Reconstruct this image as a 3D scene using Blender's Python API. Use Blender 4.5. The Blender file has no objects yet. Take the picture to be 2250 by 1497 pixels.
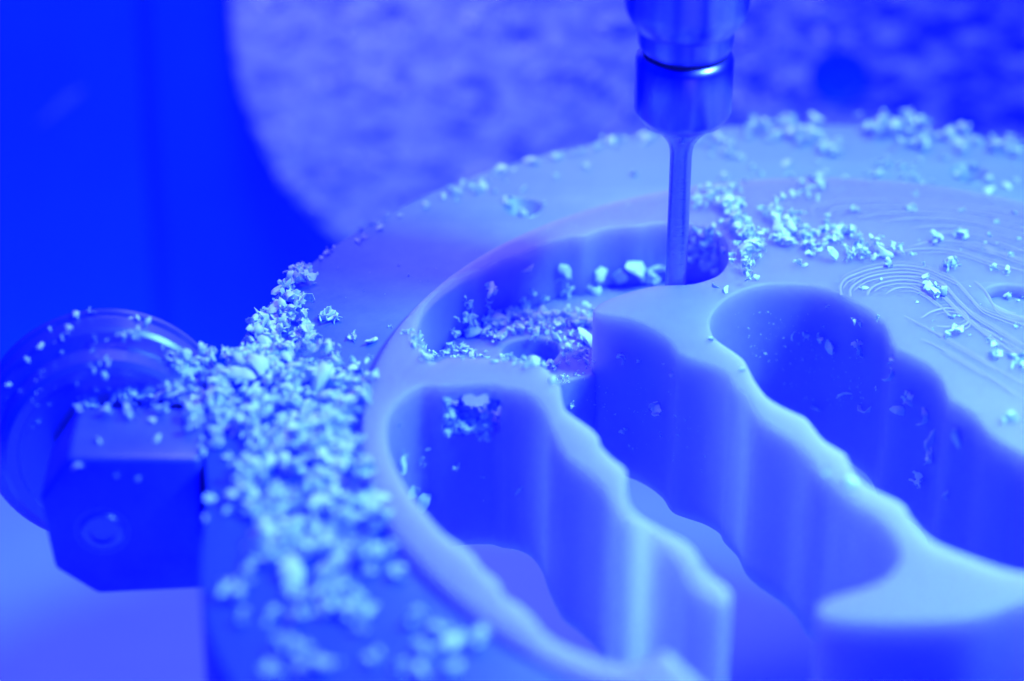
import bpy, bmesh, math, random
from mathutils import Vector, Matrix, noise
from mathutils.bvhtree import BVHTree
import mathutils.geometry as geo

R = math.radians
S = 0.1                                   # 1 Blender unit = 10 mm; all sizes below are millimetres
scene = bpy.context.scene
col = scene.collection
rnd = random.Random(7)

# ------------------------------------------------------------------ camera
EL, ROLL, FPX = 0.556132, 0.009784, 7008.61
CW, CH = 2250.0, 1497.0
CAM = Vector((-34.645, -262.596, 171.933))
fwd = Vector((0, math.cos(EL), -math.sin(EL)))
_r = Vector((1, 0, 0)); _u = _r.cross(fwd)
c_, s_ = math.cos(ROLL), math.sin(ROLL)
right = c_ * _r + s_ * _u
up = -s_ * _r + c_ * _u
cd = bpy.data.cameras.new('camera')
cam = bpy.data.objects.new('camera', cd); col.objects.link(cam)
m = Matrix((right, up, -fwd)).transposed().to_4x4()
m.translation = CAM * S
cam.matrix_world = m
cd.sensor_width = 36.0; cd.lens = FPX / CW * 36.0
cd.clip_start = 0.1; cd.clip_end = 500
cd.dof.use_dof = True
cd.dof.focus_distance = 33.3
cd.dof.aperture_fstop = cd.lens * 1e-3 / (12.0 * S)
cd.dof.aperture_blades = 9
scene.camera = cam

# ------------------------------------------------------------------ light
scene.view_settings.view_transform = 'Standard'
scene.view_settings.look = 'None'
scene.view_settings.exposure = 0.0
scene.view_settings.gamma = 1.0
w = bpy.data.worlds.new('World'); scene.world = w; w.use_nodes = True
bg = w.node_tree.nodes['Background']
bg.inputs[0].default_value = (0.0, 0.005, 1.0, 1); bg.inputs[1].default_value = 4.0

def area(name, loc, target, size, color, power, size_y=None):
    l = bpy.data.lights.new(name, 'AREA'); l.energy = power; l.color = color
    l.size = size * S
    if size_y: l.shape = 'RECTANGLE'; l.size_y = size_y * S
    o = bpy.data.objects.new(name, l); col.objects.link(o)
    o.location = Vector(loc) * S
    o.rotation_euler = (Vector(target) - Vector(loc)).to_track_quat('-Z', 'Y').to_euler()
    return o
k_ = area('key_lamp', (110, 0, 188), (4, -8, -5), 40, (0.37, 1.08, 6.0), 1130)
k_.data.spread = R(54)
area('ceiling_lamp', (-30, 85, 235), (-30, 40, -20), 110, (0.68, 0.62, 5.0), 2400)
area('front_fill', (30, -200, -25), (-10, 0, -12), 90, (0.72, 0.70, 5.0), 140)  # added weak fill from low in front, lifts front-facing walls and clamp
b_ = area('cover_fill', (-62, 62, 95), (-45, 108, -25), 26, (0.68, 0.76, 5.0), 230)  # added fill above the view, brightens the cover behind the ring
b_.data.spread = R(100)

# ------------------------------------------------------------------ geometry of the view: rays onto real surfaces
def ray(px, py):
    return (fwd + right * ((px - CW / 2) / FPX) - up * ((py - CH / 2) / FPX)).normalized()
def P(px, py, z=0.0):
    d = ray(px, py); t = (z - CAM.z) / d.z
    q = CAM + d * t
    return (q.x, q.y)

# ------------------------------------------------------------------ materials
def mat(name, base, rough=0.5, metal=0.0, spec=0.5, sss=0, radius=(1, 1, 1), sss_scale=1.0, bump=None, vary=None):
    mt = bpy.data.materials.new(name); mt.use_nodes = True
    nt = mt.node_tree; b = nt.nodes['Principled BSDF']
    b.inputs['Base Color'].default_value = (*base, 1)
    b.inputs['Roughness'].default_value = rough
    b.inputs['Metallic'].default_value = metal
    b.inputs['Specular IOR Level'].default_value = spec
    if sss:
        b.inputs['Subsurface Weight'].default_value = sss
        b.inputs['Subsurface Radius'].default_value = radius
        b.inputs['Subsurface Scale'].default_value = sss_scale
    tc = nt.nodes.new('ShaderNodeTexCoord')
    if bump:
        n = nt.nodes.new('ShaderNodeTexNoise'); n.inputs['Scale'].default_value = bump[0]
        n.inputs['Detail'].default_value = 6
        mp = nt.nodes.new('ShaderNodeMapping'); mp.inputs['Scale'].default_value = bump[2] if len(bump) > 2 else (1, 1, 1)
        nt.links.new(tc.outputs['Object'], mp.inputs[0]); nt.links.new(mp.outputs[0], n.inputs['Vector'])
        bp = nt.nodes.new('ShaderNodeBump'); bp.inputs['Strength'].default_value = bump[1]; bp.inputs['Distance'].default_value = 0.02
        nt.links.new(n.outputs['Fac'], bp.inputs['Height']); nt.links.new(bp.outputs[0], b.inputs['Normal'])
    if vary:
        n = nt.nodes.new('ShaderNodeTexNoise'); n.inputs['Scale'].default_value = vary[0]; n.inputs['Detail'].default_value = 5
        n.inputs['Roughness'].default_value = 0.65
        nt.links.new(tc.outputs['Object'], n.inputs['Vector'])
        rp = nt.nodes.new('ShaderNodeValToRGB')
        rp.color_ramp.elements[0].position = vary[3] if len(vary) > 3 else 0.3
        rp.color_ramp.elements[1].position = vary[4] if len(vary) > 4 else 0.7
        rp.color_ramp.elements[0].color = (*vary[1], 1); rp.color_ramp.elements[1].color = (*vary[2], 1)
        nt.links.new(n.outputs['Fac'], rp.inputs[0]); nt.links.new(rp.outputs[0], b.inputs['Base Color'])
    return mt
def graded_tone(mt, dark, pale, axis_from, axis_to, scale, soft=0.35, stretch=(1, 1, 1), turn=0.0):
    """base colour mixed from dark to pale towards one end, broken by noise (object coordinates, Blender units)"""
    nt = mt.node_tree; b = nt.nodes['Principled BSDF']
    tc = nt.nodes.new('ShaderNodeTexCoord')
    n = nt.nodes.new('ShaderNodeTexNoise'); n.inputs['Scale'].default_value = scale; n.inputs['Detail'].default_value = 6; n.inputs['Roughness'].default_value = 0.65
    mp = nt.nodes.new('ShaderNodeMapping'); mp.inputs['Scale'].default_value = stretch; mp.inputs['Rotation'].default_value = (0, 0, turn)
    nt.links.new(tc.outputs['Object'], mp.inputs[0]); nt.links.new(mp.outputs[0], n.inputs['Vector'])
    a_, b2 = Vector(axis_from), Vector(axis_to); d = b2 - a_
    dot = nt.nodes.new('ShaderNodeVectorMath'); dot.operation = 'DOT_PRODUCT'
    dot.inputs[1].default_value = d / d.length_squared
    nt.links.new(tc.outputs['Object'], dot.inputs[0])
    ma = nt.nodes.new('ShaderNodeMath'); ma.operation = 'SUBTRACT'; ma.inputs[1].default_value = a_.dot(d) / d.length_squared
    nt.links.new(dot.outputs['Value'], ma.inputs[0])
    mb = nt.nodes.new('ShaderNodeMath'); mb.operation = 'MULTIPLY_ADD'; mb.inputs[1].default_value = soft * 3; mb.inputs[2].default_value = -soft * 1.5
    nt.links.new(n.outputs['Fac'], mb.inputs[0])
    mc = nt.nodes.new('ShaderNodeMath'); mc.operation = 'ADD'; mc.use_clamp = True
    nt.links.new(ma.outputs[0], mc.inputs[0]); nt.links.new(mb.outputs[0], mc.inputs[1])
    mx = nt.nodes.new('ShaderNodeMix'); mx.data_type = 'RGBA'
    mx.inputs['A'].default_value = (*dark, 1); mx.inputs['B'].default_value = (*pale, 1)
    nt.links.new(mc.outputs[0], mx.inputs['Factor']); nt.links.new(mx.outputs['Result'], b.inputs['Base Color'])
M = {}
M['wax'] = mat('milling_wax', (0.25, 0.225, 0.9), 0.5, 0, 0.3, 1.0, (1.0, 0.9, 1.0), 1.35, bump=(9, 0.06))
M['wax_rough'] = mat('milling_wax_rough', (0.22, 0.22, 0.9), 0.55, 0, 0.3, 1.0, (1.0, 0.85, 1.0), 0.4, bump=(5, 0.6))
M['wax_ridge'] = mat('milling_wax_ridge', (0.30, 0.26, 0.92), 0.5, 0, 0.3, bump=(9, 0.1))
M['dust_chip'] = mat('dull_shaving', (0.62, 0.68, 0.9), 0.7, 0, 0.2)
M['chip'] = mat('shaving', (0.59, 0.69, 0.95), 0.6, 0, 0.3, bump=(12, 0.25))
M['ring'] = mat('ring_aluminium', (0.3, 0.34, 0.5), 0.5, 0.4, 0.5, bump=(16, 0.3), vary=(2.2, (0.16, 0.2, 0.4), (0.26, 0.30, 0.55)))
graded_tone(M['ring'], (0.024, 0.068, 0.4), (0.30, 0.38, 0.8), (-5.9, 0, 0), (-1.2, 1.5, 0), 2.4, 0.12)  # brighter light at the ring's right and back, painted into its base colour
M['steel'] = mat('tool_steel', (0.20, 0.21, 0.4), 0.28, 1.0, 0.5, bump=(6, 0.05, (1, 1, 14)))
M['shaft_steel'] = mat('shaft_steel', (0.27, 0.27, 0.48), 0.27, 1.0, 0.5, bump=(7, 0.35, (0.6, 0.6, 9)))
M['steel_dark'] = mat('spindle_steel', (0.16, 0.18, 0.36), 0.34, 1.0, 0.5)
M['gap'] = mat('gap_shade', (0.01, 0.01, 0.03), 0.6)
M['clamp'] = mat('clamp_metal', (0.055, 0.07, 0.2), 0.32, 0.3, 0.9, bump=(10, 0.1), vary=(1.5, (0.05, 0.075, 0.5), (0.10, 0.13, 0.6)))
M['flange'] = mat('flange_metal', (0.24, 0.27, 0.55), 0.3, 0.9, 0.5)
M['wall'] = mat('chamber_paint', (0.002, 0.03, 0.4), 0.5, 0, 0.2, vary=(0.12, (0.003, 0.065, 0.5), (0.008, 0.11, 0.55)))
M['seam'] = mat('seam_rubber', (0.0005, 0.045, 0.2), 0.6, 0, 0.2)
M['floor'] = mat('chamber_floor', (0.18, 0.22, 0.6), 0.55, 0, 0.3, vary=(0.3, (0.25, 0.38, 0.6), (0.29, 0.42, 0.6)))
M['panel'] = mat('dusty_cover', (0.2, 0.25, 0.6), 0.7, 0, 0.2, vary=(1.0, (0.12, 0.16, 0.5), (0.6, 0.65, 0.85), 0.34, 0.64))

graded_tone(M['panel'], (0.03, 0.07, 0.45), (0.72, 0.80, 0.92), (5.8, 0, 0), (-8.5, 1.0, 0), 2.6, 1.7, (0.75, 1.4, 1), R(40))  # dust speckle, paler towards the left end of the cover

def reflection_streaks(mt, a, b_, sc):  # vertical reflections on the steel, put into its base colour
    nt = mt.node_tree; b = nt.nodes['Principled BSDF']
    tc = nt.nodes.new('ShaderNodeTexCoord'); mp = nt.nodes.new('ShaderNodeMapping'); mp.inputs['Scale'].default_value = sc
    n = nt.nodes.new('ShaderNodeTexNoise'); n.inputs['Scale'].default_value = 1; n.inputs['Detail'].default_value = 4
    rp = nt.nodes.new('ShaderNodeValToRGB'); rp.color_ramp.elements[0].position = .35; rp.color_ramp.elements[1].position = .68
    rp.color_ramp.elements[0].color = (*a, 1); rp.color_ramp.elements[1].color = (*b_, 1)
    nt.links.new(tc.outputs['Object'], mp.inputs[0]); nt.links.new(mp.outputs[0], n.inputs['Vector'])
    nt.links.new(n.outputs['Fac'], rp.inputs[0]); nt.links.new(rp.outputs[0], b.inputs['Base Color'])
reflection_streaks(M['steel_dark'], (0.06, 0.07, 0.30), (0.34, 0.32, 0.5), (5, 5, 0.15))
reflection_streaks(M['steel'], (0.08, 0.09, 0.34), (0.22, 0.21, 0.44), (5, 5, 0.6))

# ------------------------------------------------------------------ mesh helpers
def link(name, mesh, material, parent=None, loc=None):
    o = bpy.data.objects.new(name, mesh); col.objects.link(o)
    if material and not mesh.materials: mesh.materials.append(material)
    if parent: o.parent = parent
    if loc is not None: o.location = loc
    return o
def tag(o, label, cat, group=None):
    o['label'] = label; o['category'] = cat
    if group: o['group'] = group
    return o
def empty(name, loc, label, cat, group=None):
    o = bpy.data.objects.new(name, None); col.objects.link(o); o.location = Vector(loc) * S
    o.empty_display_size = 0.1
    return tag(o, label, cat, group)
def structure(o): o['kind'] = 'structure'; return o
def bm_mesh(bm, name, smooth=35):
    me = bpy.data.meshes.new(name); bm.normal_update(); bm.to_mesh(me); bm.free()
    if smooth:
        me.polygons.foreach_set('use_smooth', [True] * len(me.polygons)); me.set_sharp_from_angle(angle=R(smooth))
    return me
def lathe(profile, n=64, origin=(0, 0, 0), axis='Z', name='lathe', smooth=30):
    """profile: list of (radius, height) in mm along the axis; capped where radius is 0"""
    bm = bmesh.new(); rings = []
    for r, h in profile:
        if r < 1e-6: rings.append([bm.verts.new(Vector((0, 0, h)) * S)])
        else: rings.append([bm.verts.new(Vector((r * math.cos(2 * math.pi * i / n), r * math.sin(2 * math.pi * i / n), h)) * S) for i in range(n)])
    for a, b in zip(rings, rings[1:]):
        for i in range(n):
            j = (i + 1) % n
            if len(a) == 1 and len(b) == 1: continue
            if len(a) == 1: bm.faces.new((a[0], b[i], b[j]))
            elif len(b) == 1: bm.faces.new((a[i], a[j], b[0]))
            else: bm.faces.new((a[i], a[j], b[j], b[i]))
    bmesh.ops.recalc_face_normals(bm, faces=bm.faces)
    return bm_mesh(bm, name, smooth)
def catmull(pts, closed=True, n=5):
    out = []; k = len(pts)
    rng = range(k if closed else k - 1)
    for i in rng:
        p0 = pts[(i - 1) % k] if closed or i > 0 else pts[i]
        p1, p2 = pts[i], pts[(i + 1) % k]
        p3 = pts[(i + 2) % k] if closed or i + 2 < k else p2
        d = max(1, min(n, int(math.dist(p1, p2) / 0.4)))
        for t in range(d):
            f = t / d
            out.append(tuple(0.5 * (2 * b + (c - a) * f + (2 * a - 5 * b + 4 * c - d_) * f * f + (-a + 3 * b - 3 * c + d_) * f ** 3)
                             for a, b, c, d_ in zip(p0, p1, p2, p3)))
    if not closed: out.append(tuple(pts[-1]))
    return out
def plate(name, loops, z0, z1, bevel, material, parent=None, smooth=40, res=3):
    """flat plate between z0 and z1 from outlines in mm (first the outside, then holes) with rounded edges"""
    cu = bpy.data.curves.new(name, 'CURVE'); cu.dimensions = '2D'; cu.fill_mode = 'BOTH'
    for L in loops:
        sp = cu.splines.new('POLY'); sp.points.add(len(L) - 1)
        for q, p in zip(sp.points, L): q.co = (p[0] * S, p[1] * S, 0, 1)
        sp.use_cyclic_u = True
    h = (z1 - z0) / 2
    cu.extrude = (h - bevel) * S; cu.bevel_depth = bevel * S; cu.bevel_resolution = res; cu.offset = -bevel * S
    tmp = bpy.data.objects.new(name + '_c', cu); col.objects.link(tmp)
    dg = bpy.context.evaluated_depsgraph_get(); dg.update()
    me = bpy.data.meshes.new_from_object(tmp.evaluated_get(dg))
    bpy.data.objects.remove(tmp); bpy.data.curves.remove(cu)
    me.name = name; me.materials.clear()
    bm = bmesh.new(); bm.from_mesh(me)
    bmesh.ops.translate(bm, verts=bm.verts, vec=(0, 0, (z0 + h) * S))
    bmesh.ops.remove_doubles(bm, verts=bm.verts, dist=0.0008)
    bmesh.ops.recalc_face_normals(bm, faces=bm.faces)
    bm.to_mesh(me); bm.free()
    me.polygons.foreach_set('use_smooth', [abs(p.normal.z) < 0.995 for p in me.polygons])
    me.set_sharp_from_angle(angle=R(smooth))
    return link(name, me, material, parent)
def circle(r, n=160, c=(0, 0), a0=0.0):
    return [(c[0] + r * math.cos(a0 + 2 * math.pi * i / n), c[1] + r * math.sin(a0 + 2 * math.pi * i / n)) for i in range(n)]
def box_mesh(name, pts_front, depth_vec, bevel=0.0, seg=2, smooth=35):
    bm = bmesh.new()
    a = [bm.verts.new(Vector(p) * S) for p in pts_front]
    b = [bm.verts.new((Vector(p) + Vector(depth_vec)) * S) for p in pts_front]
    bm.faces.new(a); bm.faces.new(list(reversed(b)))
    n = len(a)
    for i in range(n): bm.faces.new((a[i], b[i], b[(i + 1) % n], a[(i + 1) % n]))
    bmesh.ops.recalc_face_normals(bm, faces=bm.faces)
    if bevel: bmesh.ops.bevel(bm, geom=bm.edges[:], offset=bevel * S, segments=seg, profile=0.5, affect='EDGES')
    return bm_mesh(bm, name, smooth)

# ------------------------------------------------------------------ the chamber
FLOOR, WALLY = -75.0, 118.0
bm = bmesh.new(); bmesh.ops.create_grid(bm, x_segments=8, y_segments=8, size=30)
structure(link('chamber_floor', bm_mesh(bm, 'chamber_floor', 0), M['floor'], loc=(-3, -17, FLOOR * S)))
structure(link('chamber_back_wall', box_mesh('chamber_back_wall', [(-84.6, WALLY, FLOOR - 1), (140, WALLY, FLOOR - 1), (140, WALLY, 160), (-84.6, WALLY, 160)], (0, 4, 0)), M['wall']))
structure(link('chamber_side_wall', box_mesh('chamber_side_wall', [(-84.6, WALLY - 1.5, FLOOR - 1), (-84.6, WALLY - 1.5, 160), (-150, WALLY - 26, 160), (-150, WALLY - 26, FLOOR - 1)], (0, 6, 0)), M['wall']))

structure(link('wall_seam', box_mesh('wall_seam', [(-86.2, WALLY - 1.7, FLOOR - 1), (-82.6, WALLY - 0.3, FLOOR - 1), (-82.6, WALLY - 0.3, 160), (-86.2, WALLY - 1.7, 160)], (0, 1.2, 0)), M['seam']))

# rounded dusty cover in front of the back wall
cov = empty('spindle_cover', (0, 112, -20), 'large round-cornered cover speckled with pale chips behind the milling disc', 'machine cover')
def rrect(x0, x1, z0, z1, r, n=14):
    out = []
    for cx, cz, a in ((x1 - r, z1 - r, 0), (x0 + r, z1 - r, 90), (x0 + r, z0 + r, 180), (x1 - r, z0 + r, 270)):
        for i in range(n + 1):
            t = R(a + 90 * i / n); out.append((cx + r * math.cos(t), cz + r * math.sin(t)))
    return out
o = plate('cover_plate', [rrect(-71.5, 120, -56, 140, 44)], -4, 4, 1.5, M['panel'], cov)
o.matrix_local = Matrix.Translation(Vector((0, 0, 20)) * S) @ Matrix.Rotation(R(90), 4, 'X')
COVER = o
pd = ray(1843, 168); pt = CAM + pd * ((107.9 - CAM.y) / pd.y)
port = link('cover_port', lathe([(3.9, 0.0), (3.9, 0.5), (3.3, 0.5), (2.9, 0.15), (0, 0.05)], 40, name='cover_port'), M['wall'], cov)
port.matrix_local = Matrix.Translation(Vector((pt.x, pt.y - 112, pt.z + 20)) * S) @ Matrix.Rotation(R(90), 4, 'X')

# ------------------------------------------------------------------ the clamping ring
outer = []
for i in range(200):
    t = 2 * math.pi * i / 200
    r = 64.6
    d = math.degrees(t)
    if 190 < d < 262: r += 8.5 * math.sin(math.pi * min(1, (d - 190) / 72)) ** 1.3
    outer.append((r * math.cos(t), r * math.sin(t)))
ring = empty('clamping_ring', (0, 0, -12), 'flat metal ring with countersunk screw holes gripping the pale milling disc', 'clamping ring')
HOLE_A = [127.2, 72.5, 18.0]
holes = []
for a in HOLE_A:
    c = (55.6 * math.cos(R(a)), 55.6 * math.sin(R(a))); holes.append(c)
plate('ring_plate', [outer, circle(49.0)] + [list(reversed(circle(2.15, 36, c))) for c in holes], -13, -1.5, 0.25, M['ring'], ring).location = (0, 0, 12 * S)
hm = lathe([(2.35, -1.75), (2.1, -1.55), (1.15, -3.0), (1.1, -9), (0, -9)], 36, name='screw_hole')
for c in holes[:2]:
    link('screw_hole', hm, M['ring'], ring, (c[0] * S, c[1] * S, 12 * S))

# ------------------------------------------------------------------ the milling disc
def U(pts, z=0.0): return [P(x, y, z) for x, y in pts]
big = U([(916,735),(922,700),(938,666),(962,640),(988,621),(1020,603),(1052,592),(1084,574),(1120,560),(1150,553),(1180,541),(1217,527),(1252,518),(1285,517),(1322,503),(1362,497),(1400,496),(1440,489),
         (1480,488),(1530,492),(1575,505),(1598,530),(1603,560),(1592,588),(1575,605),(1545,617),(1510,624),(1470,625),(1430,628),(1400,636),(1380,641),(1340,655),(1312,670),
         (1303,682),(1320,688),(1360,693),(1400,703),(1440,722),(1470,745),(1486,768),(1500,778),(1533,789),(1567,800),(1598,818),(1610,838),(1640,868),(1660,905),(1687,930),(1715,948),(1750,972),(1777,1000),(1798,1032),(1825,1052),
         (1850,1080),(1880,1100),(1925,1128),(1960,1165),(1977,1205),(1973,1233),(1950,1263),(1910,1285),(1835,1308),(1803,1322),(1795,1336),(1806,1350),(1867,1359),(2000,1362),(2133,1353),(2250,1316),(2400,1270),
         (2500,1330),(2450,1600),(2300,1680),(2000,1690),(1760,1640),(1600,1545),(1520,1480),(1483,1443),(1460,1430),(1433,1442),(1383,1459),(1330,1453),(1283,1437),(1223,1410),(1192,1385),(1173,1358),(1145,1332),(1107,1307),(1095,1277),(1062,1250),
         (1035,1213),(977,1173),(937,1127),(905,1088),(878,1045),(858,1000),(850,950),(858,905),(888,868),(930,845),(965,846),
         (985,845),(1040,841),(1085,842),(1105,848),(1140,853),(1172,868),(1197,900),(1212,940),(1232,980),(1248,1003),(1283,1028),(1323,1064),(1340,1095),(1362,1132),(1412,1152),(1445,1185),(1490,1235),(1510,1275),(1540,1305),(1585,1325),
         (1606,1312),(1596,1288),(1567,1267),(1543,1240),(1525,1207),(1500,1186),(1450,1160),(1400,1128),(1382,1100),(1376,1060),(1374,1030),(1345,1005),(1322,980),(1313,955),(1284,930),(1246,902),(1236,877),(1231,847),(1217,828),(1194,805),
         (1150,793),(1100,789),(1040,786),(985,785),(958,796),(944,788),(930,768)])
p3 = U([(1563,727),(1560,705),(1570,680),(1593,657),(1634,636),(1684,624),(1750,623),(1800,629),(1834,641),(1867,657),(1897,671),(1924,690),(1945,712),(1955,738),(1967,759),(2000,776),(2034,795),(2060,818),(2075,845),(2087,872),(2117,889),(2144,910),(2165,937),(2184,955),
        (2217,976),(2250,994),(2330,1050),(2420,1150),(2380,1230),(2300,1258),(2250,1257),(2200,1247),(2133,1223),(2060,1193),(2025,1166),(2000,1133),(1980,1104),(1917,1073),(1883,1043),(1866,1015),(1855,995),(1812,968),(1787,937),(1770,917),(1734,900),(1690,875),(1662,840),(1647,812),(1630,785),(1577,747)])
hollow = U([(2165,642),(2185,627),(2230,625),(2290,640),(2330,665),(2300,690),(2250,692),(2215,680),(2185,664)])
big, p3, hollow = catmull(big), catmull(p3), catmull(hollow)
disc = empty('milling_disc', (0, 0, -20), 'pale translucent plastic disc with deep scalloped pockets milled out of it', 'milling disc')
body = plate('disc_body', [circle(49.25, 220), big, p3, hollow], -20, 0, 0.3, M['wax'], disc, res=3)
body.location = (0, 0, 20 * S)
# floor of the half-milled pocket (a slab that stays 8 mm below the top) with a round recess
FZ = -7.6
slab = U([(850,790),(868,720),(905,650),(985,595),(1084,552),(1217,505),(1362,478),(1480,468),(1600,485),(1640,540),(1620,600),(1575,640),(1430,660),(1345,690)]) \
     + U([(1345,815),(1303,824),(1285,828),(1262,832),(1240,840),(1215,850),(1195,890),(1160,915),(1115,930),(1060,934),(1010,934),(985,934)], FZ) + U([(945,822),(900,832),(862,826)])
slab = catmull(slab, n=4)
recess = catmull([P(x, y, FZ) for x, y in [(1105,765),(1130,748),(1180,742),(1220,750),(1228,772),(1205,795),(1150,802),(1112,790)]])
fl = plate('pocket_floor', [slab, recess], -19.9, FZ, 0.35, M['wax_rough'], disc); fl.location = (0, 0, 20 * S)
for ring_pts, z in ((recess, FZ - 3.2), (hollow, -1.5)):
    cx = sum(p[0] for p in ring_pts) / len(ring_pts); cy = sum(p[1] for p in ring_pts) / len(ring_pts)
    big_ = [(cx + (x - cx) * 1.15, cy + (y - cy) * 1.15) for x, y in ring_pts]
    plate('recess_floor', [big_], z - 3, z, 0.2, M['wax_rough'], disc).location = (0, 0, 20 * S)
# the small opening milled through the nearest wall, its sill at -6.0
xa, xb = P(976, 845)[0], P(1104, 845)[0]; yc = P(1040, 880)[1]; wx = xb - xa
jag = [(0.0, -2.6), (0.08, -1.7), (0.2, -2.1), (0.3, -1.5), (0.45, -1.3), (0.55, -1.7), (0.7, -1.35), (0.82, -1.9), (0.97, -1.8), (1.0, -3.2), (0.96, -4.4), (1.0, -5.4),
       (0.9, -6.1), (0.72, -5.7), (0.6, -6.3), (0.44, -6.0), (0.3, -6.5), (0.16, -6.0), (0.04, -6.2), (-0.03, -5.0), (0.05, -3.9)]
cm = box_mesh('opening_cutter', [(xa + u * wx, yc, z + 20) for u, z in jag], (0, P(1040, 764)[1] - yc, 0))
cut = link('opening_cutter', cm, M['wax'], None, (0, 0, 0))
cut.parent = disc
bpy.context.view_layer.update()
mod = body.modifiers.new('opening', 'BOOLEAN'); mod.operation = 'DIFFERENCE'; mod.object = cut; mod.solver = 'EXACT'
dg = bpy.context.evaluated_depsgraph_get(); dg.update()
me2 = bpy.data.meshes.new_from_object(body.evaluated_get(dg))
body.modifiers.clear()
if len(me2.polygons) > 100: body.data = me2
bpy.data.objects.remove(cut)
body.data.polygons.foreach_set('use_smooth', [abs(p.normal.z) < 0.995 for p in body.data.polygons]); body.data.set_sharp_from_angle(angle=R(40))
# raised lines left between the passes of the cutter
def ridge(px, wd=0.19, ht=0.11):
    pts = catmull(U(px), closed=False, n=6)
    bm = bmesh.new(); prev = None
    for i, p in enumerate(pts):
        a = Vector(pts[max(0, i - 1)]); b = Vector(pts[min(len(pts) - 1, i + 1)])
        t = (b - a).normalized(); nn = Vector((-t.y, t.x))
        e = min(1, min(i, len(pts) - 1 - i) / 4)
        k = 1 + 0.25 * noise.noise(Vector((p[0], p[1], 3)))
        q = Vector(p)
        row = [bm.verts.new(Vector((*(q + nn * wd * f * k), h * e * k - 0.02)) * S) for f, h in ((-1, 0), (-0.45, ht * 0.75), (0, ht), (0.45, ht * 0.75), (1, 0))]
        if prev:
            for u in range(4): bm.faces.new((prev[u], prev[u + 1], row[u + 1], row[u]))
        prev = row
    bmesh.ops.recalc_face_normals(bm, faces=bm.faces)
    link('cutter_ridge', bm_mesh(bm, 'cutter_ridge', 80), M['wax_ridge'], disc, (0, 0, 20 * S))
for px in ([(1850,648),(1846,630),(1860,611),(1894,597),(1934,587),(1984,583),(2034,590),(2067,603),(2100,619),(2127,647),(2154,677),(2200,697),(2250,715),(2330,755)],
           [(1870,655),(1868,636),(1885,620),(1910,608),(1950,600),(2000,599),(2034,606),(2075,627),(2105,660),(2140,692),(2200,728),(2250,758),(2320,800)],
           [(1905,652),(1912,635),(1935,622),(1975,615),(2015,618),(2045,632),(2075,652),(2105,682),(2140,712),(2200,756),(2260,796)],
           [(1945,648),(1965,634),(2000,632),(2030,645),(2060,668),(2095,702)],
           [(2020,702),(2045,685),(2078,677),(2105,681),(2124,693),(2127,706),(2112,716),(2080,718),(2050,715)],
           [(2140,615),(2165,640),(2190,680),(2235,695),(2300,718)],
           [(2120,530),(2150,534),(2180,548),(2215,563),(2260,578),(2320,600)],
           [(2040,515),(2090,510),(2150,518),(2190,530),(2250,552),(2320,580)],
           [(1990,502),(2060,496),(2130,502),(2190,515),(2250,532),(2320,556)],
           [(1930,488),(2000,480),(2080,482),(2150,492),(2210,506),(2260,518),(2330,538)],
           [(1880,478),(1930,470),(2010,466),(2100,472),(2180,486),(2250,502),(2330,522)],
           [(1830,478),(1822,465),(1850,456),(1920,454),(2010,453),(2100,460),(2180,472),(2250,487),(2330,506)],
           [(1960,560),(2000,548),(2060,546),(2120,556),(2170,574),(2230,590),(2300,608)],
           [(1990,545),(2040,531),(2100,530),(2150,542),(2200,556),(2260,572)],
           [(2020,742),(2065,764),(2110,790),(2170,826),(2250,876)],
           [(1980,690),(2050,728),(2120,768),(2200,815),(2280,860)],
           [(2160,720),(2200,745),(2260,780),(2320,815)],
           [(1795,480),(1782,462),(1800,449),(1860,440),(1940,438),(2020,441),(2100,448),(2180,459),(2250,472),(2330,490)]):
    ridge(px)
    ridge([(x + 4, y + 8) for x, y in px][1:-1], 0.13, 0.07)
    ridge([(x - 3, y - 7) for x, y in px][1:-1], 0.10, 0.05)

# ------------------------------------------------------------------ tool and spindle
TX, TY = -17.4, 27.1
tool = empty('milling_cutter', (TX, TY, FZ), 'thin steel milling cutter with a wide collar dipping into the pocket', 'milling cutter')
def zz(p): return [(r, h - FZ) for r, h in p]
link('collar', lathe(zz([(0, 18.6), (3.0, 18.6), (3.9, 18.75), (4.25, 19.0), (4.9, 19.9), (5.0, 20.15), (5.0, 25.7), (4.93, 25.95), (4.6, 26.4), (4.45, 26.5), (0, 26.5)]), 96, name='collar'), M['steel'], tool)
link('shaft', lathe(zz([(0, FZ), (0.95, FZ), (1.13, FZ + 0.25), (1.14, 2), (1.14, 14.4), (1.2, 15.3), (1.42, 16.1), (1.85, 16.8), (2.3, 17.4), (2.75, 17.9), (2.95, 18.3), (2.95, 18.58), (0, 18.58)]), 64, name='shaft'), M['shaft_steel'], tool)
link('gap_filler', lathe(zz([(0, 26.52), (4.3, 26.52), (4.3, 26.98), (0, 26.98)]), 48, name='gap_filler'), M['gap'], tool)  # near-black filler painting the shade in the gap between collar and nut
spin = empty('spindle', (TX, TY, 27.0), 'steel spindle nose with rounded collet nut holding the cutter from above', 'spindle')
def sz(p): return [(r, h - 27.0) for r, h in p]
link('collet_nut', lathe(sz([(0, 27.0), (4.2, 27.0), (4.5, 27.1), (4.72, 27.35), (4.84, 27.8), (4.88, 28.4), (4.88, 31.2), (0, 31.2)]), 96, name='collet_nut'), M['steel_dark'], spin)
link('spindle_nose', lathe(sz([(0, 29.45), (4.95, 29.45), (5.15, 29.6), (5.6, 30.2), (6.1, 31.1), (6.35, 31.9), (6.4, 32.6), (6.4, 75), (0, 75)]), 96, name='spindle_nose'), M['steel_dark'], spin)

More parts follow.
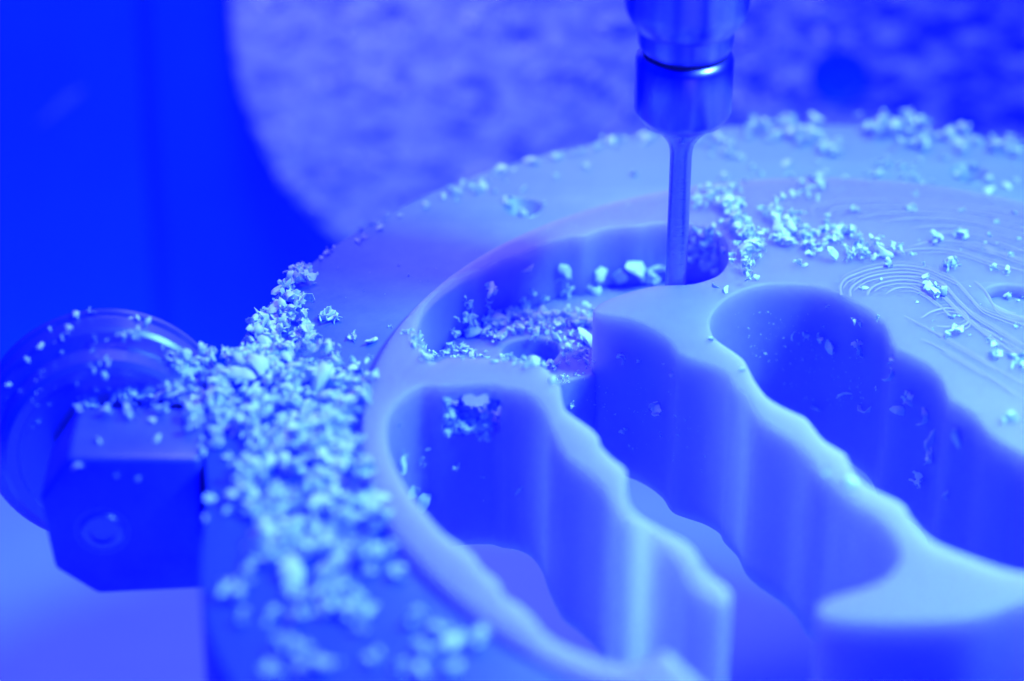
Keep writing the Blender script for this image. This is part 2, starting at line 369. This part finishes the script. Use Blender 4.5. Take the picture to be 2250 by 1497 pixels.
# ------------------------------------------------------------------ pivot clamp at the left of the ring
HX, HY, HZ = -76.4, 12.0, -8.4
hub = empty('pivot_clamp', (HX, HY - 6, -15), 'dark metal pivot clamp with round stepped flange at the left of the ring', 'clamp')
fm = lathe([(0, 0), (12.2, 0), (12.6, 0.3), (12.6, 1.1), (12.1, 1.3), (12.1, 1.9), (12.5, 2.1), (12.6, 4.3), (12.2, 4.7), (11.0, 4.9), (10.7, 5.0), (10.7, 5.7), (10.9, 5.9), (10.6, 7.6), (10.0, 8.0), (9.0, 8.0), (8.8, 7.7), (0, 7.7)], 128, name='flange')
f = link('flange', fm, M['flange'], hub)
f.matrix_local = Matrix.Translation(Vector((0, 6, 15 + HZ)) * S) @ Matrix.Rotation(R(8), 4, 'Z') @ Matrix.Rotation(R(86), 4, 'X')
fy = -6.6
blk = [(-77.5, fy, -1.0), (-64.75, fy, -1.0), (-64.75, fy, -16.7), (-75.6, fy, -17.5), (-79.7, fy, -14.4), (-80.7, fy, -6.0)]
b_ = box_mesh('clamp_block', [(x - HX, y - HY + 6, z + 15) for x, y, z in blk], (0, 9, 0), 0.55, 3)
link('clamp_block', b_, M['clamp'], hub)
scr = link('socket_screw', lathe([(0, 0.05), (1.2, 0.05), (1.25, 0.4), (1.9, 0.4), (2.1, 0.25), (2.2, 0.0), (2.4, -0.05), (2.5, 0.1), (2.65, 0.1), (2.7, -0.3)], 40, name='socket_screw'), M['flange'], hub)
scr.matrix_local = Matrix.Translation(Vector((-74.7 - HX, fy - HY + 6 + 0.0, -9.7 + 15)) * S) @ Matrix.Rotation(R(90), 4, 'X')

# ------------------------------------------------------------------ shavings
def blob_into(bm, cr, center, size, seed, sub=2):
    before = set(bm.verts)
    bmesh.ops.create_icosphere(bm, subdivisions=sub, radius=1.0)
    vs = [v for v in bm.verts if v not in before]
    rot = Matrix.Rotation(cr.uniform(0, 6.28), 3, 'Z') @ Matrix.Rotation(cr.uniform(-1.2, 1.2), 3, 'X') @ Matrix.Rotation(cr.uniform(0, 6.28), 3, 'Z')
    sc = Vector((1.0, cr.uniform(0.5, 0.8), cr.uniform(0.25, 0.5)))
    off = Vector((seed * 3.1, seed * 1.7, seed * 0.9))
    bend = cr.uniform(-0.7, 0.7)
    for v in vs:
        p = v.co.copy()
        d = 1 + 0.45 * noise.noise(p * 1.7 + off) + 0.38 * noise.noise(p * 3.9 + off) + 0.22 * noise.noise(p * 8.0 + off)
        p = Vector((p.x * sc.x, p.y * sc.y, p.z * sc.z)) * d
        p.z += bend * (p.x * p.x - 0.3)
        v.co = center + rot @ p * size
def flake_into(bm, cr, center, size, nu=7, nv=4):
    L = size * cr.uniform(1.2, 2.0); W = size * cr.uniform(0.5, 1.0); th = size * 0.10
    ang = cr.uniform(0.8, 3.6) * cr.choice((-1, 1))
    rot = Matrix.Rotation(cr.uniform(0, 6.28), 3, 'Z') @ Matrix.Rotation(cr.uniform(-1.4, 1.4), 3, 'X') @ Matrix.Rotation(cr.uniform(0, 6.28), 3, 'Y')
    rad = L / ang
    jit = [[cr.uniform(0.4, 1.25) for _ in range(nu + 1)] for _ in range(2)]
    grid = [[], []]
    for i in range(nu + 1):
        u = i / nu - 0.5; a = u * ang
        tap = 0.35 + 0.65 * math.sin(math.pi * (i + 0.6) / (nu + 1.2))
        rows = ([], [])
        for j in range(nv + 1):
            vv = j / nv - 0.5
            wj = jit[0][i] if vv < 0 else jit[1][i]
            y = vv * W * wj * tap
            edge = 1 - abs(vv * 2) ** 3
            for k, sgn in enumerate((-1, 1)):
                rr = rad + sgn * th * 0.5 * (0.3 + 0.7 * edge) + size * 0.08 * noise.noise(Vector((i * 0.9, j * 1.3, size * 7 + L * 3)))
                p = Vector((rr * math.sin(a), y, rr * math.cos(a) - rad))
                rows[k].append(bm.verts.new(center + rot @ p))
        grid[0].append(rows[0]); grid[1].append(rows[1])
    g0, g1 = grid
    for i in range(nu):
        for j in range(nv):
            bm.faces.new((g0[i][j], g0[i + 1][j], g0[i + 1][j + 1], g0[i][j + 1]))
            bm.faces.new((g1[i][j], g1[i][j + 1], g1[i + 1][j + 1], g1[i + 1][j]))
    for i in range(nu):
        bm.faces.new((g0[i][0], g1[i][0], g1[i + 1][0], g0[i + 1][0])); bm.faces.new((g0[i][nv], g0[i + 1][nv], g1[i + 1][nv], g1[i][nv]))
    for j in range(nv):
        bm.faces.new((g0[0][j], g0[0][j + 1], g1[0][j + 1], g1[0][j])); bm.faces.new((g0[nu][j], g1[nu][j], g1[nu][j + 1], g0[nu][j + 1]))
def make_chip(seed, kind):
    """a shaving about 1 mm across (radius 0.5)"""
    cr = random.Random(seed); bm = bmesh.new()
    if kind == 'crumb': blob_into(bm, cr, Vector((0, 0, 0)), 0.5, seed, 2)
    elif kind == 'curl': flake_into(bm, cr, Vector((0, 0, 0)), 0.55)
    elif kind == 'cluster':
        for i in range(cr.randint(1, 2)):
            blob_into(bm, cr, Vector((cr.uniform(-.3, .3), cr.uniform(-.3, .3), cr.uniform(-.1, .2))), cr.uniform(.18, .3), seed + i, 1)
        for i in range(cr.randint(5, 6)):
            flake_into(bm, cr, Vector((cr.uniform(-.3, .3), cr.uniform(-.3, .3), cr.uniform(-.12, .22))), cr.uniform(.2, .42), 6, 3)
    elif kind == 'flat':
        flake_into(bm, cr, Vector((0, 0, 0)), 0.42, 8, 5); flake_into(bm, cr, Vector((.12, .1, .02)), 0.3, 5, 3)
    for v in bm.verts: v.co *= S
    bmesh.ops.recalc_face_normals(bm, faces=bm.faces)
    me = bm_mesh(bm, 'plastic_chip', 70); me.materials.append(M['chip'])
    return me
PROTO = {k: [make_chip(100 * i + j, k) for j in range(n)] for i, (k, n) in enumerate((('crumb', 9), ('curl', 8), ('cluster', 16), ('flat', 6)))}

bpy.context.view_layer.update()
bvhs = []
for o in list(col.objects):
    if o.type != 'MESH': continue
    me = o.data; mw = o.matrix_world
    bvhs.append((o, BVHTree.FromPolygons([mw @ v.co for v in me.vertices], [tuple(p.vertices) for p in me.polygons])))
def cast(px, py):
    d = ray(px, py); best = None
    for o, b in bvhs:
        l, n, i, t = b.ray_cast(CAM * S, d)
        if l is not None and (best is None or t < best[2]): best = (l, n, t, o)
    return best
def drop(x, y, z=30):
    best = None
    for o, b in bvhs:
        l, n, i, t = b.ray_cast(Vector((x, y, z)) * S, Vector((0, 0, -1)))
        if l is not None and (best is None or t < best[2]): best = (l, n, t, o)
    return best

ALL = []      # (size in the picture, matrix, mesh, label, group)
def put(px, py, size, kind=None, label='', group='', lift=0.0, skip=('cover_plate', 'chamber')):
    h = cast(px, py)
    if h is None: return
    l, n, t, o = h
    if any(o.name.startswith(s) for s in skip): return
    if n.dot(ray(px, py)) > 0: n = -n
    auto = kind is None
    if auto: kind = rnd.choices(('cluster', 'crumb', 'curl', 'flat'), (6, 1.2, 1.6, 1))[0]
    if auto and size > 2.1 and kind in ('flat', 'curl'): kind = 'cluster'
    me = rnd.choice(PROTO[kind])
    q = n.to_track_quat('Z', 'Y').to_matrix().to_4x4()
    rot = q @ Matrix.Rotation(rnd.uniform(0, 6.28), 4, 'Z') @ Matrix.Rotation(rnd.uniform(-.5, .5), 4, 'X')
    sc = Matrix.Diagonal((size * rnd.uniform(.85, 1.2), size * rnd.uniform(.8, 1.1), size * rnd.uniform(.75, 1.1), 1))
    pos = l + n * (size * 0.13 * S) + Vector((0, 0, lift * S))
    size *= 1.18
    ALL.append((size / t, Matrix.Translation(pos) @ rot @ sc, me, label, group, px, py, kind, size))
def inside(p, poly):
    r = False; n = len(poly)
    for i in range(n):
        a, b = poly[i], poly[(i + 1) % n]
        if (a[1] > p[1]) != (b[1] > p[1]) and p[0] < (b[0] - a[0]) * (p[1] - a[1]) / (b[1] - a[1]) + a[0]: r = not r
    return r
def zone(poly, n, smin, smax, label, group, lift=0.0, kind=None, seed=1):
    zr = random.Random(seed * 13 + len(poly))
    xs = [p[0] for p in poly]; ys = [p[1] for p in poly]
    k = 0; tries = 0
    while k < n and tries < n * 40:
        tries += 1
        x, y = zr.uniform(min(xs), max(xs)), zr.uniform(min(ys), max(ys))
        if not inside((x, y), poly): continue
        k += 1
        s = smin + (smax - smin) * zr.random() ** 1.6
        put(x, y, s, kind, label, group, lift * zr.random())
def along(pts, n, smin, smax, spread, label, group, lift=0.0, seed=1, kind=None):
    zr = random.Random(seed * 7 + n); L = [math.dist(a, b) for a, b in zip(pts, pts[1:])]
    for _ in range(n):
        t = zr.random() * sum(L); i = 0
        while t > L[i]: t -= L[i]; i += 1
        f = t / L[i]; a, b = pts[i], pts[i + 1]
        s = smin + (smax - smin) * zr.random() ** 1.6
        put(a[0] + (b[0] - a[0]) * f + zr.gauss(0, spread), a[1] + (b[1] - a[1]) * f + zr.gauss(0, spread), s, kind, label, group, lift * zr.random())

G = 'pale plastic shavings thrown off by the cutter'
# drift on the ring's left shoulder
along([(668,596),(640,640),(630,690),(600,740),(570,770)], 38, 1.5, 3.4, 15, 'pale ragged shaving in the upright drift on the ring shoulder', G, 0.8, 2)
zone([(540,700),(590,690),(660,700),(690,760),(640,800),(560,800),(540,760)], 28, 1.5, 3.5, 'pale ragged shaving at the foot of the ring shoulder drift', G, 0.6, seed=3)
zone([(520,800),(640,770),(700,800),(820,770),(830,820),(790,960),(800,1040),(720,1090),(640,1040),(560,980),(470,940),(430,880)], 165, 1.6, 4.0, 'pale shaving in the thick heap on the ring beside the disc', G, 1.4, seed=4)
zone([(540,960),(800,980),(830,1100),(860,1220),(780,1300),(680,1260),(590,1240),(520,1100)], 92, 1.9, 4.3, 'blurred pale shaving on the ring in front of the thick heap', G, 1.0, seed=5)
zone([(470,1030),(560,1150),(780,1220),(900,1270),(1000,1360),(1060,1430),(1000,1490),(560,1490),(520,1400),(500,1250)], 46, 1.9, 4.6, 'blurred pale shaving scattered on the nearest part of the ring', G, 0.5, seed=6)
# the clamp
zone([(10,860),(120,740),(330,720),(420,800),(300,840),(120,900),(60,980)], 40, .2, .7, 'tiny pale crumb on the stepped dark flange', G, seed=33)
zone([(360,790),(440,780),(500,830),(500,930),(430,950),(370,880)], 28, 1.6, 3.4, 'pale shaving heaped where the clamp meets the ring', G, 1.0, seed=7)
for x, y, s, k in ((285,700,2.2,'cluster'),(320,715,1.7,'curl'),(270,740,1.7,'cluster'),(300,735,1.8,'cluster'),(200,688,1.4,'flat'),(168,692,1.0,'crumb'),(152,722,1.4,'curl'),(205,745,1.6,'curl'),(140,735,1.3,'curl'),(110,725,.9,'flat'),(90,760,1.2,'crumb'),(20,845,1.0,'crumb'),(60,790,.9,'crumb')):
    put(x, y, s, k, 'pale shaving on the outer rim of the dark flange', G)
for x, y, s, k in ((238,795,1.6,'cluster'),(228,823,1.2,'crumb'),(195,888,2.0,'cluster'),(250,875,2.2,'flat'),(280,870,2.2,'cluster'),(345,890,1.7,'cluster'),(220,972,1.7,'curl'),(345,968,1.2,'crumb'),(300,905,1.2,'curl'),(170,840,1.3,'flat')):
    put(x, y, s, k, 'pale shaving on the step and block of the dark pivot clamp', G)
for x, y, s in ((255,1045,.9),(303,1052,.9),(170,1022,1.0),(460,1100,1.7),(452,1142,1.1)):
    put(x, y, s, 'crumb', 'small pale crumb stuck below the front edge of the clamp block', G)
zone([(425,905),(480,930),(500,1010),(440,1000),(415,960)], 22, 1.1, 2.4, 'pale shaving over the joint between clamp block and ring', G, .6, seed=31)
zone([(165,885),(430,872),(440,930),(300,925),(180,935)], 16, 1.3, 2.5, 'pale shaving along the back of the clamp block', G, .5, seed=34)
# lone flakes on the bare metal of the ring
put(718, 706, 3.4, 'flat', 'largest pale flake lying flat by itself on the bare metal left of the disc', G)
put(735, 700, 2.6, 'cluster', 'ragged pale shaving lying on the largest flake', G)
put(817, 752, 1.8, 'crumb', 'round pale crumb on the metal just left of the disc edge', G)
put(775, 745, 2.0, 'cluster', 'ragged pale shaving between the round crumb and the largest flake', G)
for x, y, s in ((897,607,.9),(876,585,.6),(858,720,.9),(742,590,.4),(690,625,.7),(720,560,.5),(800,640,.4),(760,655,.3),(845,648,.35),(812,600,.3)):
    put(x, y, s, 'flat', 'tiny pale fleck on the bare metal left of the disc', G)
# back of the ring
along([(690,580),(740,540),(790,505),(850,478)], 16, .6, 1.5, 5, 'small pale shaving along the left back edge of the ring', G, .2, 8)
for x, y, s in ((800,515,1.4),(835,495,1.5),(785,525,1.2),(880,468,.9)):
    put(x, y + 8, s, 'cluster', 'pale shaving hanging on the left back edge of the ring', G)
along([(900,465),(1000,425),(1100,378),(1230,345),(1350,318),(1440,305)], 44, .8, 1.9, 6, 'small pale shaving along the far ring edge left of cutter', G, .2, 9)
for x, y, s in ((1055,412,2.2),(1045,425,1.6),(1085,424,1.3),(1003,440,1.3),(1148,418,1.2),(1290,368,1.4),(1392,385,1.3),(1195,447,1.0),(1220,390,1.0),(1110,400,.9),(1010,430,1.2),(1355,325,1.5)):
    put(x, y, s, None, 'pale shaving on the ring around the left screw hole', G)
along([(1535,300),(1560,320),(1600,330)], 12, 1.2, 2.4, 12, 'pale shaving heaped on the ring just right of the collar', G, .6, 10)
along([(1650,290),(1700,290),(1750,300),(1800,310),(1840,330)], 40, 1.2, 2.6, 16, 'pale shaving heaped on the far ring edge right of collar', G, 1.0, 11)
along([(1900,290),(1940,285),(1990,300),(2040,320)], 44, 1.3, 2.8, 15, 'pale shaving in the tallest heap on the far ring edge', G, 1.8, 12)
along([(2060,305),(2130,310),(2200,320),(2250,330)], 36, 1.1, 2.3, 12, 'pale shaving in the row on the far right ring edge', G, .8, 13)
zone([(1560,330),(1800,350),(2050,350),(2250,360),(2250,440),(2000,400),(1750,400),(1560,420)], 30, .7, 1.9, 'pale shaving scattered on the far part of the disc', G, .2, seed=14)
for x, y, s in ((1655,372,1.2),(1730,363,1.2),(1930,385,2.0),(1985,395,1.6),(1945,365,2.0),(2025,405,1.1),(2175,400,1.6),(2235,400,1.4)):
    put(x, y, s, None, 'pale shaving lying near the right screw hole on the ring', G)
for x, y, s in ((1112,448,1.3),(1122,436,1.1),(1120,462,1.0),(1150,468,1.2),(2102,384,1.4),(2115,376,1.2)):
    put(x, y, s, 'crumb', 'pale crumb in the mouth of a screw hole on the ring', G)
# pile beside the tool
along([(1530,445),(1580,440),(1610,470),(1625,500)], 50, .9, 2.0, 13, 'pale shaving in the steep heap right of the cutter', G, 1.2, 15)
along([(1620,500),(1640,540),(1640,580),(1620,598)], 40, 1.0, 2.4, 14, 'pale shaving in the heap at the hollow beside the cutter', G, 1.2, 16)
along([(1690,470),(1720,500),(1760,520),(1800,560),(1860,550),(1920,560),(1960,575)], 75, .9, 2.3, 15, 'pale shaving in the long trail across the disc', G, .9, 17)
along([(1640,520),(1700,540),(1780,520),(1850,510),(1890,540)], 40, .8, 2.0, 14, 'pale shaving between the heap and the long trail on the disc', G, .5, 18)
along([(1740,440),(1790,420),(1820,400)], 12, .8, 1.8, 10, 'pale shaving on the disc behind the long trail', G, .3, 19)
for x, y, s, k in ((1755,583,1.9,'cluster'),(1568,632,1.2,'curl'),(1594,640,1.1,'crumb'),(1664,616,1.6,'curl'),(1880,465,1.6,'cluster'),(2000,460,1.6,'cluster'),(1740,430,1.3,'crumb')):
    put(x, y, s, k, 'single pale shaving lying on the smooth disc near the cutter', G)
for x, y, s in ((2055,530,2.4),(2110,520,2.2),(2000,560,1.7),(2090,588,2.4),(2170,520,1.2),(2220,562,1.3),(2180,590,1.6),(2210,600,1.6),(2045,632,2.0),(2060,655,2.3),(1895,637,1.4),(2035,610,1.0),(2090,700,1.3),(2100,735,2.4),(2080,740,1.5),(2180,755,1.6),(2185,785,2.2),(2235,790,2.6),(2220,655,1.4),(2010,430,.9),(2115,465,.9),(2190,490,.9),(2220,925,2.2),(2250,810,2.2),(1932,700,.8),(2230,470,1.0)):
    put(x, y, s, None, 'pale shaving on the curved cutter ridges of the disc', G)
zone([(1860,500),(2250,520),(2250,800),(2120,790),(1990,690),(1880,640)], 30, .3, .9, 'tiny pale crumb among the curved cutter ridges', G, seed=20)
# hollow behind the tool
zone([(1525,500),(1590,505),(1600,560),(1575,600),(1520,615)], 30, 0.9, 1.7, 'shaded shaving deep in the hollow right of the cutter', G, .8, kind='crumb', seed=21)
# half-milled pocket
for x, y, s, k in ((1072,630,1.8,'cluster'),(1068,663,1.7,'flat'),(1158,590,1.1,'crumb'),(1238,592,1.7,'crumb'),(1236,612,1.3,'curl'),(1240,640,2.0,'cluster'),(1315,598,1.9,'crumb'),(1300,632,1.7,'crumb'),(1365,605,1.4,'crumb'),(1400,590,2.2,'crumb'),(1420,600,2.4,'cluster'),(1440,590,2.0,'crumb'),(1025,665,1.6,'cluster'),(1020,690,2.2,'cluster'),(1035,685,1.6,'flat'),(1022,655,1.0,'curl')):
    put(x, y, s * 1.4, k, 'pale shaving on the curved back wall of the half-milled pocket', G)
along([(1010,740),(1030,720),(1045,735),(1075,720),(1100,700),(1140,690),(1150,660),(1180,690)], 40, 1.0, 2.2, 12, 'pale shaving on the left floor of the half-milled pocket', G, .5, 22)
zone([(1080,690),(1300,690),(1300,780),(1230,760),(1130,740),(1060,770)], 44, 1.2, 2.8, 'pale shaving on the floor of the half-milled pocket', G, .5, seed=23)
along([(903,735),(920,765),(938,790),(950,798)], 26, .8, 1.7, 7, 'pale shaving in the line down the left pocket rim', G, .3, 24)
along([(960,790),(1000,775),(1040,782),(1100,790),(1160,796),(1210,812)], 46, .7, 1.7, 6, 'pale shaving along the back edge of the nearest wall', G, .3, 25)
zone([(1225,765),(1300,755),(1300,798),(1235,812)], 22, .6, 1.7, 'pale shaving on the broken floor right of the round recess', G, .3, seed=44)
along([(1212,850),(1250,832),(1290,812),(1300,795)], 26, .3, 1.0, 7, 'pale shaving on the broken step below the round recess', G, .2, 32, 'flat')
for x, y, s in ((1172,782,1.6),(1150,785,1.2),(1215,802,1.8),(1222,806,1.6),(1234,830,1.0),(1212,838,1.4),(1255,886,1.4)):
    put(x, y, s, None, 'pale shaving by the round recess in the pocket', G)
zone([(984,922),(1096,922),(1096,946),(984,946)], 34, 1.2, 2.6, 'pale shaving heaped in the small opening above the left pocket', G, 2.2, seed=26)
along([(984,868),(981,900),(984,940),(1000,962)], 18, .9, 2.0, 4, 'pale shaving at the left edge of the small opening', G, .3, 41)
along([(990,946),(1040,950),(1096,946)], 18, 1.4, 2.6, 4, 'pale shaving along the sill of the small opening', G, .9, 42)
for x, y, s, k in ((1000,950,1.6,'cluster'),(1000,1028,1.6,'cluster'),(1142,1075,1.6,'flat'),(1060,1048,.7,'flat'),(1062,1100,.3,'flat'),(885,1000,1.4,'cluster'),(925,1010,1.3,'cluster'),(880,1020,1.6,'crumb'),(928,1095,2.2,'crumb'),(905,1080,1.6,'crumb'),(940,985,1.2,'flat'),(875,935,.9,'flat')):
    put(x, y, s, k, 'pale shaving stuck on the inner side of the left pocket', G)
# big flecks on the deep walls
for x, y, s, k in ((1368,775,2.0,'flat'),(1408,792,1.2,'flat'),(1450,900,3.2,'flat'),(1372,945,1.5,'flat'),(1255,885,1.2,'flat'),(1480,820,.8,'flat'),(1460,800,.7,'flat'),(1480,825,1.0,'flat')):
    put(x, y, s * 1.3, k, 'flat pale flake on the shaded wall of the middle pocket', G)
zone([(1250,830),(1450,840),(1560,950),(1550,1050),(1400,1000),(1300,900)], 80, .14, .55, 'minute pale speck on the shaded wall of the middle pocket', G, kind='flat', seed=27)
for x, y, s, k in ((1825,760,1.5,'crumb'),(1890,755,2.2,'flat'),(1893,775,1.8,'flat'),(1885,702,1.3,'cluster'),(1820,673,.7,'flat'),(1795,895,1.8,'curl'),(1860,862,1.9,'flat'),(1905,905,1.9,'curl'),(1963,790,1.4,'flat'),(1965,825,1.9,'curl'),(2005,870,1.9,'cluster'),(1980,900,1.3,'crumb'),(2040,920,2.0,'curl'),(2055,960,2.2,'curl'),(2050,1005,1.8,'cluster'),(2030,1055,1.9,'cluster'),(2080,1085,1.6,'flat'),(1770,735,1.4,'flat'),(1805,740,1.6,'flat'),(1740,735,1.2,'flat'),(2105,960,1.4,'crumb'),(1926,852,.7,'flat'),(1725,760,.6,'flat'),(1755,755,.5,'flat')):
    put(x, y, s * 1.35, k, 'pale flake stuck on the dark wall of the right pocket', G)
zone([(1600,680),(1800,690),(1900,800),(1900,900),(1760,880),(1650,780)], 130, .14, .55, 'minute pale speck on the dark wall of the right pocket', G, kind='flat', seed=28)
for x, y, s in ((1562,748,1.2),(1630,815,1.0),(1870,1065,1.7),(1815,1040,.8)):
    put(x, y, s, 'crumb', 'pale crumb on the thin wall left of the right pocket', G)
# specks on the disc top and ring
zone([(900,600),(1400,420),(1440,460),(1100,540),(900,660)], 40, .12, .4, 'minute pale speck on the ring behind the disc', G, kind='flat', seed=29)

ALL.sort(key=lambda t: -t[0])
SHAPE = {'crumb': 'rounded crumb', 'curl': 'curled sliver', 'cluster': 'ragged clump', 'flat': 'thin flake'}
NOUNS = ('shaving', 'fleck', 'flake', 'crumb', 'speck')
zones = {}
for t in ALL[:300]: zones.setdefault(t[3], []).append(t)
def describe(t):
    z = zones[t[3]]
    if len(z) == 1 and t[3].startswith(('largest', 'round', 'ragged')): return t[3]
    words = t[3].split()
    k = next(i for i, w_ in enumerate(words) if w_ in NOUNS)
    rest = words[k + 1:]
    sizes = sorted(q[8] for q in z); f = sizes.index(t[8]) / max(1, len(sizes) - 1)
    size = '' if len(z) == 1 else 'small' if f < .34 else 'large' if f > .66 else 'middling'
    xs = [q[5] for q in z]; ys = [q[6] for q in z]
    place = ''
    if len(z) > 1:
        fx = (t[5] - min(xs)) / max(1e-3, max(xs) - min(xs)); fy_ = (t[6] - min(ys)) / max(1e-3, max(ys) - min(ys))
        v = '' if max(ys) - min(ys) < 25 else 'upper' if fy_ < .34 else 'lower' if fy_ > .66 else ''
        h_ = 'left' if fx < .34 else 'right' if fx > .66 else ''
        place = ' '.join(q for q in (v, h_) if q) or 'middle'
    first = [q for q in (size, 'pale') if q] + SHAPE[t[7]].split()
    out = first + rest + place.split()
    while len(out) > 16 and 'pale' in out: out.remove('pale')
    if len(out) > 16: out = out[:1] + out[1:3] + rest + place.split()
    txt = ' '.join(first if len(out) == len(first + rest + place.split()) else [q for q in first if q != 'pale']) + ' ' + ' '.join(rest)
    return txt + (', ' + place + ' part' if place and len(out) < 16 else (', ' + place if place else ''))
for t in ALL[:300]:
    o = bpy.data.objects.new('plastic_chip', t[2]); col.objects.link(o); o.matrix_world = t[1]
    tag(o, describe(t), 'plastic chip', t[4])
def joined(name, items, material, kind='stuff', parent=None):
    V, F = [], []
    for mw, me in items:
        b = len(V)
        V += [tuple(mw @ v.co) for v in me.vertices]
        F += [tuple(i + b for i in p.vertices) for p in me.polygons]
    me = bpy.data.meshes.new(name); me.from_pydata(V, [], F); me.update()
    me.polygons.foreach_set('use_smooth', [True] * len(me.polygons)); me.set_sharp_from_angle(angle=R(50))
    o = link(name, me, material, parent); o['kind'] = kind
    return o
joined('chip_litter', [(t[1], t[2]) for t in ALL[300:]], M['chip'])
print('CHIPS', len(ALL))

# chips sticking to the cover behind
cr = random.Random(5); items = []
b_cov = [b for o, b in bvhs if o is COVER][0]
for i in range(2600):
    x = cr.uniform(-70, 36); z = cr.uniform(-52, 10)
    dens = 0.5 + 0.9 * noise.noise(Vector((x * 0.09 + z * .05, z * 0.10, 4.0))) + 0.5 * noise.noise(Vector((x * .3, z * .3, 9)))
    dens -= max(0, (x + 12) / 60)
    if cr.random() > dens * 0.95 or dens < 0.15: continue
    l, n, k, t = b_cov.ray_cast(Vector((x, 60, z)) * S, Vector((0, 1, 0)))
    if l is None: continue
    s = cr.uniform(.6, 1.9)
    me = cr.choice(PROTO['crumb'] + PROTO['flat'])
    items.append((Matrix.Translation(l + n * s * .1 * S) @ n.to_track_quat('Z', 'Y').to_matrix().to_4x4() @ Matrix.Rotation(cr.uniform(0, 6.28), 4, 'Z') @ Matrix.Diagonal((s * 1.3, s, s * .6, 1)), me))
joined('cover_chip_litter', items, M['dust_chip'])
# thin sliver on the dark wall
h = cast(130, 235)
bm = bmesh.new(); bmesh.ops.create_icosphere(bm, subdivisions=3, radius=1.0)
for v in bm.verts:
    x = v.co.x
    v.co = Vector((x * 3.9, v.co.y * (0.55 + 0.35 * x) + 0.25 * math.sin(x * 2), v.co.z * 0.2 + 0.15)) * S
M['sliver'] = mat('dull_sliver', (0.08, 0.2, 0.7), 0.7, 0, 0.2)
o = link('plastic_sliver', bm_mesh(bm, 'plastic_sliver', 0), M['sliver'])
zv = h[1]; xv = Vector((0.88, 0, 0.46)); xv = (xv - zv * xv.dot(zv)).normalized(); yv = zv.cross(xv)
mm = Matrix((xv, yv, zv)).transposed().to_4x4(); mm.translation = h[0]
o.matrix_world = mm
tag(o, 'faint thin sliver stuck on the dark chamber wall at upper left', 'plastic sliver')
